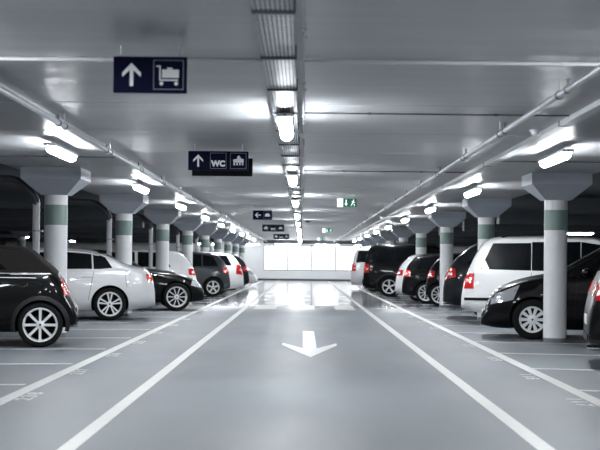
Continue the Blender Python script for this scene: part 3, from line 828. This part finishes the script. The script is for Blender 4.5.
# ---- car shapes: x measured from the rear bumper, z above ground
MINI = dict(L=3.72, W=1.62, wr=0.302, wheels=(0.49, 2.96), arch=0.035, cladding=0.055, smooth=0.07, tumble=0.20, crown=0.09, clear=0.20,
    top=[(0, 0.56), (0.04, 0.62), (0.15, 0.80), (0.22, 0.96), (0.27, 1.02), (0.42, 1.14), (0.60, 1.30), (0.72, 1.345), (1.0, 1.36), (1.6, 1.36), (2.05, 1.33), (2.55, 1.03), (2.65, 0.99), (3.3, 0.93), (3.58, 0.82), (3.68, 0.66), (3.72, 0.55)],
    belt=[(0, 0.90), (0.3, 0.98), (2.5, 0.95), (3.72, 0.80)],
    windows=[[(0.93, 1.04), (1.30, 1.04), (1.26, 1.25), (1.16, 1.25)], [(1.34, 1.04), (2.33, 1.03), (2.06, 1.27), (1.30, 1.26)]], win_eps=0.02,
    strips=[([(0.25, 0.975), (2.5, 0.965), (2.5, 0.985), (0.25, 0.995)], 'glint_trim', 'belt_strip'), ([(0.55, 0.925), (1.25, 0.93), (1.25, 0.94), (0.55, 0.935)], 'glint_trim', 'side_highlight')],  # belt trim, then a highlight on the flank drawn as a pale strip
    seams=[(1.30, 1.30, 0.32, 0.95), (2.42, 2.40, 0.35, 0.93)], handles=[(1.48, 0.86)], handle_mat='chrome',
    tail=[(0.10, 0.70), (0.17, 0.70), (0.235, 0.93), (0.20, 0.93)], tail_over=(0.12, 0.21), tail_inset=[(0.11, 0.72), (0.165, 0.72), (0.19, 0.80), (0.15, 0.80)],
    head=[(3.22, 0.70), (3.52, 0.66), (3.52, 0.82), (3.26, 0.88)], head_over=(3.42, 3.62), mirror=(2.30, 1.0),
    rear_glass=(0.40, 0.58), windscreen=(2.09, 2.50), soft_top=(0.262, 2.06))
E90 = dict(L=4.52, W=1.80, wr=0.32, wheels=(0.885, 3.65), smooth=0.09, tumble=0.36, crown=0.10, clear=0.19,
    top=[(0, 0.60), (0.03, 0.80), (0.09, 0.96), (0.14, 1.02), (0.54, 1.10), (0.94, 1.30), (1.30, 1.395), (1.75, 1.43), (2.3, 1.42), (2.75, 1.33), (3.25, 1.03), (3.35, 0.985), (4.1, 0.86), (4.38, 0.74), (4.48, 0.60), (4.52, 0.52)],
    belt=[(0, 0.92), (0.4, 0.99), (2.9, 0.93), (4.52, 0.72)],
    windows=[[(0.84, 1.03), (1.20, 0.985), (1.22, 1.33), (0.98, 1.23)], [(1.23, 0.985), (1.98, 0.975), (1.98, 1.40), (1.25, 1.335)], [(2.06, 0.97), (2.98, 0.955), (2.62, 1.33), (2.06, 1.40)]],
    strips=[([(0.93, 0.965), (3.02, 0.94), (3.02, 0.955), (0.93, 0.98)], 'glint_trim', 'window_trim')],
    seams=[(1.30, 1.20, 0.40, 0.95), (2.03, 2.02, 0.30, 0.96), (3.05, 3.02, 0.34, 0.93), (0.56, 0.60, 0.66, 0.95)], handles=[(1.32, 0.86), (2.24, 0.84)],
    tail=[(0.035, 0.76), (0.16, 0.78), (0.19, 0.91), (0.07, 0.92)], tail_over=(0.045, 0.085),
    head=[(4.05, 0.64), (4.36, 0.58), (4.36, 0.68), (4.10, 0.78)], head_over=(4.25, 4.42), mirror=(2.93, 0.95),
    rear_glass=(0.60, 1.12), windscreen=(2.66, 3.22))
BLK = dict(E90); BLK.update(L=4.75, wr=0.33, wheels=(1.0, 4.09), W=1.82,
    top=[(0, 0.62), (0.03, 0.82), (0.10, 0.98), (0.16, 1.03), (0.60, 1.10), (1.05, 1.30), (1.45, 1.395), (1.9, 1.43), (2.4, 1.42), (2.8, 1.33), (3.25, 1.05), (3.35, 1.00), (3.6, 0.975), (3.96, 0.935), (4.32, 0.83), (4.56, 0.735), (4.68, 0.64), (4.75, 0.50)],
    belt=[(0, 0.92), (0.4, 0.97), (3.0, 0.93), (4.75, 0.66)],
    head=[(4.42, 0.60), (4.69, 0.54), (4.66, 0.64), (4.47, 0.74)], head_over=(4.50, 4.68), mirror=(3.02, 0.95), windscreen=(2.84, 3.24),
    windows=[[(1.06, 0.99), (1.28, 0.985), (1.30, 1.33), (1.13, 1.25)], [(1.31, 0.985), (2.06, 0.975), (2.06, 1.40), (1.33, 1.335)], [(2.14, 0.97), (3.00, 0.955), (2.66, 1.33), (2.14, 1.40)]],
    strips=[([(3.30, 0.84), (3.62, 0.83), (3.62, 0.85), (3.30, 0.86)], 'chrome', 'side_badge_strip')])
SHARAN = dict(L=4.63, W=1.79, wr=0.33, wheels=(1.02, 3.85), smooth=0.08, tumble=0.24, crown=0.10, clear=0.22,
    top=[(0, 0.62), (0.03, 0.80), (0.09, 1.01), (0.24, 1.36), (0.41, 1.62), (0.55, 1.70), (0.75, 1.73), (1.6, 1.745), (2.5, 1.72), (3.0, 1.62), (3.75, 1.10), (3.9, 1.03), (4.35, 0.90), (4.55, 0.72), (4.60, 0.60), (4.63, 0.50)],
    belt=[(0, 0.97), (0.3, 1.04), (3.4, 1.0), (4.63, 0.75)],
    rear_taper=0.30, win_eps=0.012, windows=[[(0.36, 1.08), (1.325, 1.06), (1.325, 1.59), (0.60, 1.58)], [(1.34, 1.06), (2.25, 1.05), (2.25, 1.62), (1.34, 1.61)], [(2.265, 1.05), (3.40, 1.03), (2.95, 1.52), (2.265, 1.62)]],
    strips=[([(0.06, 0.475), (0.62, 0.475), (0.62, 0.53), (0.06, 0.53)], 'trim_black', 'rub_strip'), ([(1.45, 0.475), (3.42, 0.475), (3.42, 0.53), (1.45, 0.53)], 'trim_black', 'rub_strip')],
    seams=[(1.33, 1.33, 0.32, 1.02), (2.26, 2.26, 0.30, 1.02), (3.38, 3.32, 0.34, 1.0)], handles=[(1.55, 0.95), (2.48, 0.94)],
    tail=[(0.05, 0.70), (0.24, 0.70), (0.25, 1.0), (0.09, 1.0)], tail_over=(0.035, 0.08), tail_inset=[(0.09, 0.83), (0.19, 0.83), (0.19, 0.88), (0.09, 0.88)],
    head=[(4.1, 0.66), (4.45, 0.62), (4.42, 0.76), (4.15, 0.84)], head_over=(4.36, 4.52), mirror=(3.25, 1.04),
    rear_glass=(0.16, 0.40), windscreen=(3.05, 3.70), rails=[(0.75, 2.75, 0, 0, 0.60)])
MEG = dict(L=4.25, W=1.78, wr=0.315, wheels=(0.75, 3.44), smooth=0.09, tumble=0.28, crown=0.11, clear=0.16,
    top=[(0, 0.62), (0.04, 0.86), (0.12, 1.05), (0.35, 1.38), (0.6, 1.52), (1.1, 1.58), (1.8, 1.58), (2.25, 1.52), (3.0, 1.10), (3.10, 1.06), (3.23, 1.035), (3.50, 0.985), (3.70, 0.93), (3.93, 0.84), (4.06, 0.75), (4.17, 0.57), (4.25, 0.42)],
    belt=[(0, 0.95), (0.4, 1.0), (3.0, 0.95), (4.25, 0.62)],
    windows=[[(0.35, 1.03), (0.85, 1.01), (0.85, 1.46), (0.52, 1.40)], [(0.90, 1.01), (1.62, 1.0), (1.62, 1.50), (0.90, 1.47)], [(1.70, 1.0), (2.78, 0.98), (2.32, 1.42), (1.70, 1.50)]],
    seams=[(1.66, 1.66, 0.30, 0.97), (2.80, 2.76, 0.32, 0.95)], handles=[(1.05, 0.86), (1.95, 0.78)],
    handle_mat='chrome', strips=[([(3.12, 0.70), (3.32, 0.70), (3.32, 0.715), (3.12, 0.715)], 'chrome', 'side_indicator')],
    tail=[(0.06, 0.80), (0.22, 0.80), (0.24, 1.0), (0.11, 1.0)], tail_over=(0.05, 0.10),
    head=[(3.74, 0.62), (4.10, 0.54), (4.08, 0.68), (3.64, 0.86)], head_over=(3.95, 4.12), mirror=(2.62, 1.0),
    rear_glass=(0.15, 0.42), windscreen=(2.30, 2.96))
HATCH = dict(L=4.05, W=1.74, wr=0.315, wheels=(0.72, 3.25), smooth=0.08, tumble=0.27, crown=0.10, clear=0.19,
    top=[(0, 0.60), (0.03, 0.80), (0.09, 1.0), (0.22, 1.22), (0.42, 1.40), (0.6, 1.46), (1.2, 1.50), (1.9, 1.48), (2.2, 1.40), (2.85, 1.05), (3.0, 0.99), (3.6, 0.88), (3.9, 0.72), (4.0, 0.60), (4.05, 0.50)],
    belt=[(0, 0.92), (0.3, 0.98), (2.8, 0.93), (4.05, 0.70)],
    windows=[[(0.42, 1.02), (0.92, 0.99), (0.92, 1.38), (0.58, 1.32)], [(0.97, 0.99), (1.62, 0.98), (1.62, 1.41), (0.97, 1.39)], [(1.70, 0.98), (2.66, 0.96), (2.24, 1.34), (1.70, 1.41)]],
    seams=[(1.66, 1.66, 0.30, 0.95), (2.70, 2.66, 0.32, 0.93)], handles=[(1.08, 0.86), (1.92, 0.84)],
    tail=[(0.04, 0.78), (0.24, 0.80), (0.26, 0.97), (0.10, 0.98)], tail_over=(0.035, 0.08), tail_inset=[(0.08, 0.84), (0.16, 0.85), (0.17, 0.90), (0.10, 0.90)],
    head=[(3.55, 0.62), (3.86, 0.58), (3.84, 0.70), (3.58, 0.80)], head_over=(3.76, 3.94), mirror=(2.55, 0.98),
    rear_glass=(0.14, 0.38), windscreen=(2.24, 2.82))
SUV = dict(L=4.7, W=1.88, wr=0.36, wheels=(0.95, 3.80), smooth=0.08, tumble=0.24, crown=0.10, clear=0.25, cladding=0.05,
    top=[(0, 0.72), (0.02, 0.90), (0.11, 1.11), (0.22, 1.27), (0.48, 1.52), (0.66, 1.62), (0.95, 1.70), (1.6, 1.73), (2.3, 1.70), (2.6, 1.62), (3.25, 1.20), (3.4, 1.14), (4.2, 1.02), (4.52, 0.88), (4.65, 0.70), (4.7, 0.55)],
    belt=[(0, 1.05), (0.4, 1.13), (3.2, 1.07), (4.7, 0.85)],
    windows=[[(0.52, 1.18), (1.10, 1.14), (1.10, 1.58), (0.80, 1.55)], [(1.15, 1.14), (1.95, 1.12), (1.95, 1.62), (1.15, 1.59)], [(2.03, 1.12), (3.05, 1.10), (2.64, 1.52), (2.03, 1.62)]],
    seams=[(1.99, 1.99, 0.38, 1.10), (3.10, 3.05, 0.40, 1.07)], handles=[(1.30, 1.0), (2.22, 0.98)],
    tail=[(0.04, 0.84), (0.28, 0.90), (0.26, 1.08), (0.12, 1.08)], tail_over=(0.03, 0.09), tail_inset=[(0.10, 0.92), (0.20, 0.94), (0.20, 0.99), (0.11, 0.98)],
    head=[(4.18, 0.76), (4.50, 0.72), (4.48, 0.86), (4.20, 0.94)], head_over=(4.38, 4.56), mirror=(2.92, 1.14),
    rear_glass=(0.16, 0.52), windscreen=(2.66, 3.22), rails=[(0.9, 2.5, 0, 0, 0.62)])
VAN = dict(SUV); VAN.update(L=4.6, top=[(0, 0.70), (0.02, 0.95), (0.05, 1.20), (0.14, 1.60), (0.22, 1.76), (0.45, 1.84), (1.6, 1.86), (2.5, 1.82), (2.8, 1.70), (3.45, 1.20), (3.6, 1.13), (4.2, 1.0), (4.45, 0.86), (4.56, 0.70), (4.6, 0.55)],
    windows=[[(0.22, 1.18), (1.10, 1.14), (1.10, 1.68), (0.30, 1.66)], [(1.15, 1.14), (1.95, 1.12), (1.95, 1.72), (1.15, 1.69)], [(2.03, 1.12), (3.25, 1.10), (2.78, 1.60), (2.03, 1.72)]],
    tail=[(0.03, 0.84), (0.22, 0.84), (0.22, 1.14), (0.06, 1.14)], tail_over=(0.022, 0.045), windscreen=(2.86, 3.42), rear_glass=(0.07, 0.15),
    head=[(4.10, 0.74), (4.42, 0.70), (4.40, 0.84), (4.14, 0.92)], head_over=(4.30, 4.48), wheels=(0.93, 3.72))
ESTATE = dict(HATCH); ESTATE.update(L=4.5, wheels=(0.92, 3.66),
    top=[(0, 0.64), (0.03, 0.82), (0.10, 1.02), (0.22, 1.25), (0.45, 1.44), (0.7, 1.49), (1.5, 1.51), (2.2, 1.48), (2.6, 1.40), (3.2, 1.05), (3.35, 1.0), (4.05, 0.88), (4.35, 0.72), (4.45, 0.60), (4.5, 0.50)],
    belt=[(0, 0.94), (0.3, 1.0), (3.2, 0.93), (4.5, 0.70)],
    windows=[[(0.45, 1.04), (1.15, 1.0), (1.15, 1.40), (0.62, 1.37)], [(1.20, 1.0), (2.0, 0.98), (2.0, 1.42), (1.20, 1.40)], [(2.08, 0.98), (3.05, 0.96), (2.64, 1.34), (2.08, 1.42)]],
    seams=[(2.04, 2.04, 0.30, 0.95), (3.10, 3.05, 0.32, 0.93)], handles=[(1.35, 0.86), (2.30, 0.84)],
    tail=[(0.06, 0.78), (0.30, 0.80), (0.28, 1.02), (0.13, 1.03)], tail_over=(0.05, 0.10),
    head=[(4.0, 0.62), (4.32, 0.58), (4.30, 0.70), (4.04, 0.80)], head_over=(4.22, 4.40), mirror=(2.95, 0.98), windscreen=(2.64, 3.17), rear_glass=(0.15, 0.42))
def pillar(sp, **k):
    q = dict(sp); q.update(k); return q

def park(name, sp, label, side, P, which, nose_out, paint, rim, group='parked cars along the aisle'):
    """P = ground point of the camera-side wheel nearest the aisle (which='wheel') or of the camera-side aisle corner ('end')."""
    sg = 1 if side == 'L' else -1
    a = Vector((sg*math.cos(TH), math.sin(TH))); nn = Vector((-sg*math.sin(TH), math.cos(TH)))
    e = 0 if which == 'end' else (sp['L']-sp['wheels'][1] if nose_out else sp['wheels'][0])
    ctr = Vector(P)+a*(e-sp['L']/2)+nn*(sp['W']/2); f = a if nose_out else -a
    r = make_car(name, sp, label, (ctr.x, ctr.y), 1, paint, rim, 'car', group)
    r.rotation_euler = (0, 0, math.atan2(f.y, f.x)); return r

park('soft_top_car', MINI, 'black soft-top car at the left edge, nearest on the left, with bright eight-spoke wheels', 'L', (-3.50, 17.35), 'wheel', False, 'black', 'mini')
park('sedan_car', E90, 'silver saloon with its red tail light to the aisle, behind the soft-top car', 'L', (-3.75, 25.3), 'wheel', False, 'silver', 'ten')
park('sedan_car', BLK, 'black saloon parked nose to the aisle on the left, beyond the silver saloon', 'L', (-2.95, 30.5), 'wheel', True, 'black', 'thin')
WH = pillar(HATCH, windows=[[(0.74, 1.0), (0.96, 1.0), (0.96, 1.38), (0.92, 1.38)]] + HATCH['windows'][1:])
park('hatchback_car', WH, 'white hatchback with thick rear pillar, beyond the black saloon on the left', 'L', (-2.85, 35.3), 'end', False, 'white', 'five')
ca = park('hatchback_car', pillar(HATCH, wheels=(0.58, 3.11)), 'dark grey hatchback with red tail lights, beyond the white hatchback on the left', 'L', (-2.95, 42.85), 'wheel', False, 'dark_grey', 'five')
WE = pillar(ESTATE, tail=[(0.05, 0.70), (0.30, 0.74), (0.28, 1.06), (0.13, 1.06)])
cw = park('estate_car', WE, 'white estate car far down on the left, beside the dark grey hatchback', 'L', (-2.05, 45.6), 'end', False, 'white', 'five')
park('hatchback_car', pillar(HATCH), 'dark hatchback far down on the left between two pale cars', 'L', (-2.15, 52.6), 'end', False, 'graphite', 'five')
park('people_carrier_car', MEG, 'silver car nose to the aisle, last on the left before the bright wall', 'L', (-2.05, 60.2), 'end', True, 'silver', 'five')
# right side
park('estate_car', ESTATE, 'black car cut by the right edge, only its tail light and bumper in view', 'R', (3.20, 14.5), 'end', False, 'black', 'five')
park('hatchback_car', MEG, 'black car nose to the aisle behind the first column on the right', 'R', (3.60, 20.35), 'wheel', True, 'black', 'cap')
park('people_carrier_car', SHARAN, 'white people carrier with long dark windows on the right', 'R', (3.05, 25.05), 'end', False, 'white', 'five')
park('off_road_car', SUV, 'dark grey off-road car with sloping tail beside the white people carrier', 'R', (2.99, 27.8), 'end', False, 'graphite', 'five')
park('hatchback_car', pillar(HATCH, wheels=(0.40, 2.95)), 'black hatchback half hidden behind the third column on the right', 'R', (3.77, 35.8), 'wheel', False, 'black', 'thin')
park('hatchback_car', pillar(HATCH), 'black hatchback with shiny spoked wheel left of the third right column', 'R', (3.60, 37.98), 'wheel', False, 'black', 'thin')
park('hatchback_car', pillar(WH, W=1.68), 'white hatchback squeezed between black cars far down on the right', 'R', (2.85, 40.32), 'end', False, 'white', 'five')
park('van_car', VAN, 'tall black van with one bright wheel far down on the right', 'R', (2.98, 44.9), 'wheel', False, 'black', 'five')
park('off_road_car', VAN, 'silver off-road car with dark windows, last but one on the right', 'R', (1.92, 52.6), 'end', False, 'silver', 'five')
park('estate_car', ESTATE, 'dark estate car at the very end of the right row', 'R', (2.15, 58.1), 'end', False, 'graphite', 'five')

# background rows: copies with their parts
proto = {'silver': cw, 'dark': ca}
bgs = []
n = 0
for side, sx in (('left', -1), ('right', 1)):
    for row, (xc, rz) in enumerate(((10.9, 0), (16.4, PI))):
        y = 27.5+1.3*row; k = 0
        while y < 78:
            if random.random() < 0.8:
                src = random.choice([cw, ca, ca])
                what = 'white' if src is cw else 'dark grey'
                r = dup(src, (sx*(xc+random.uniform(-0.2, 0.2)), y, 0), rz=random.choice([0, PI]),
                        label='%s car in the dark %s bays, %s row back, %s from the camera' % (what, side, ['first', 'second'][row], ORD[k]),
                        group='cars in the %s row of the dark %s bays' % (['first', 'second'][row], side))
                k += 1
            y += 2.6
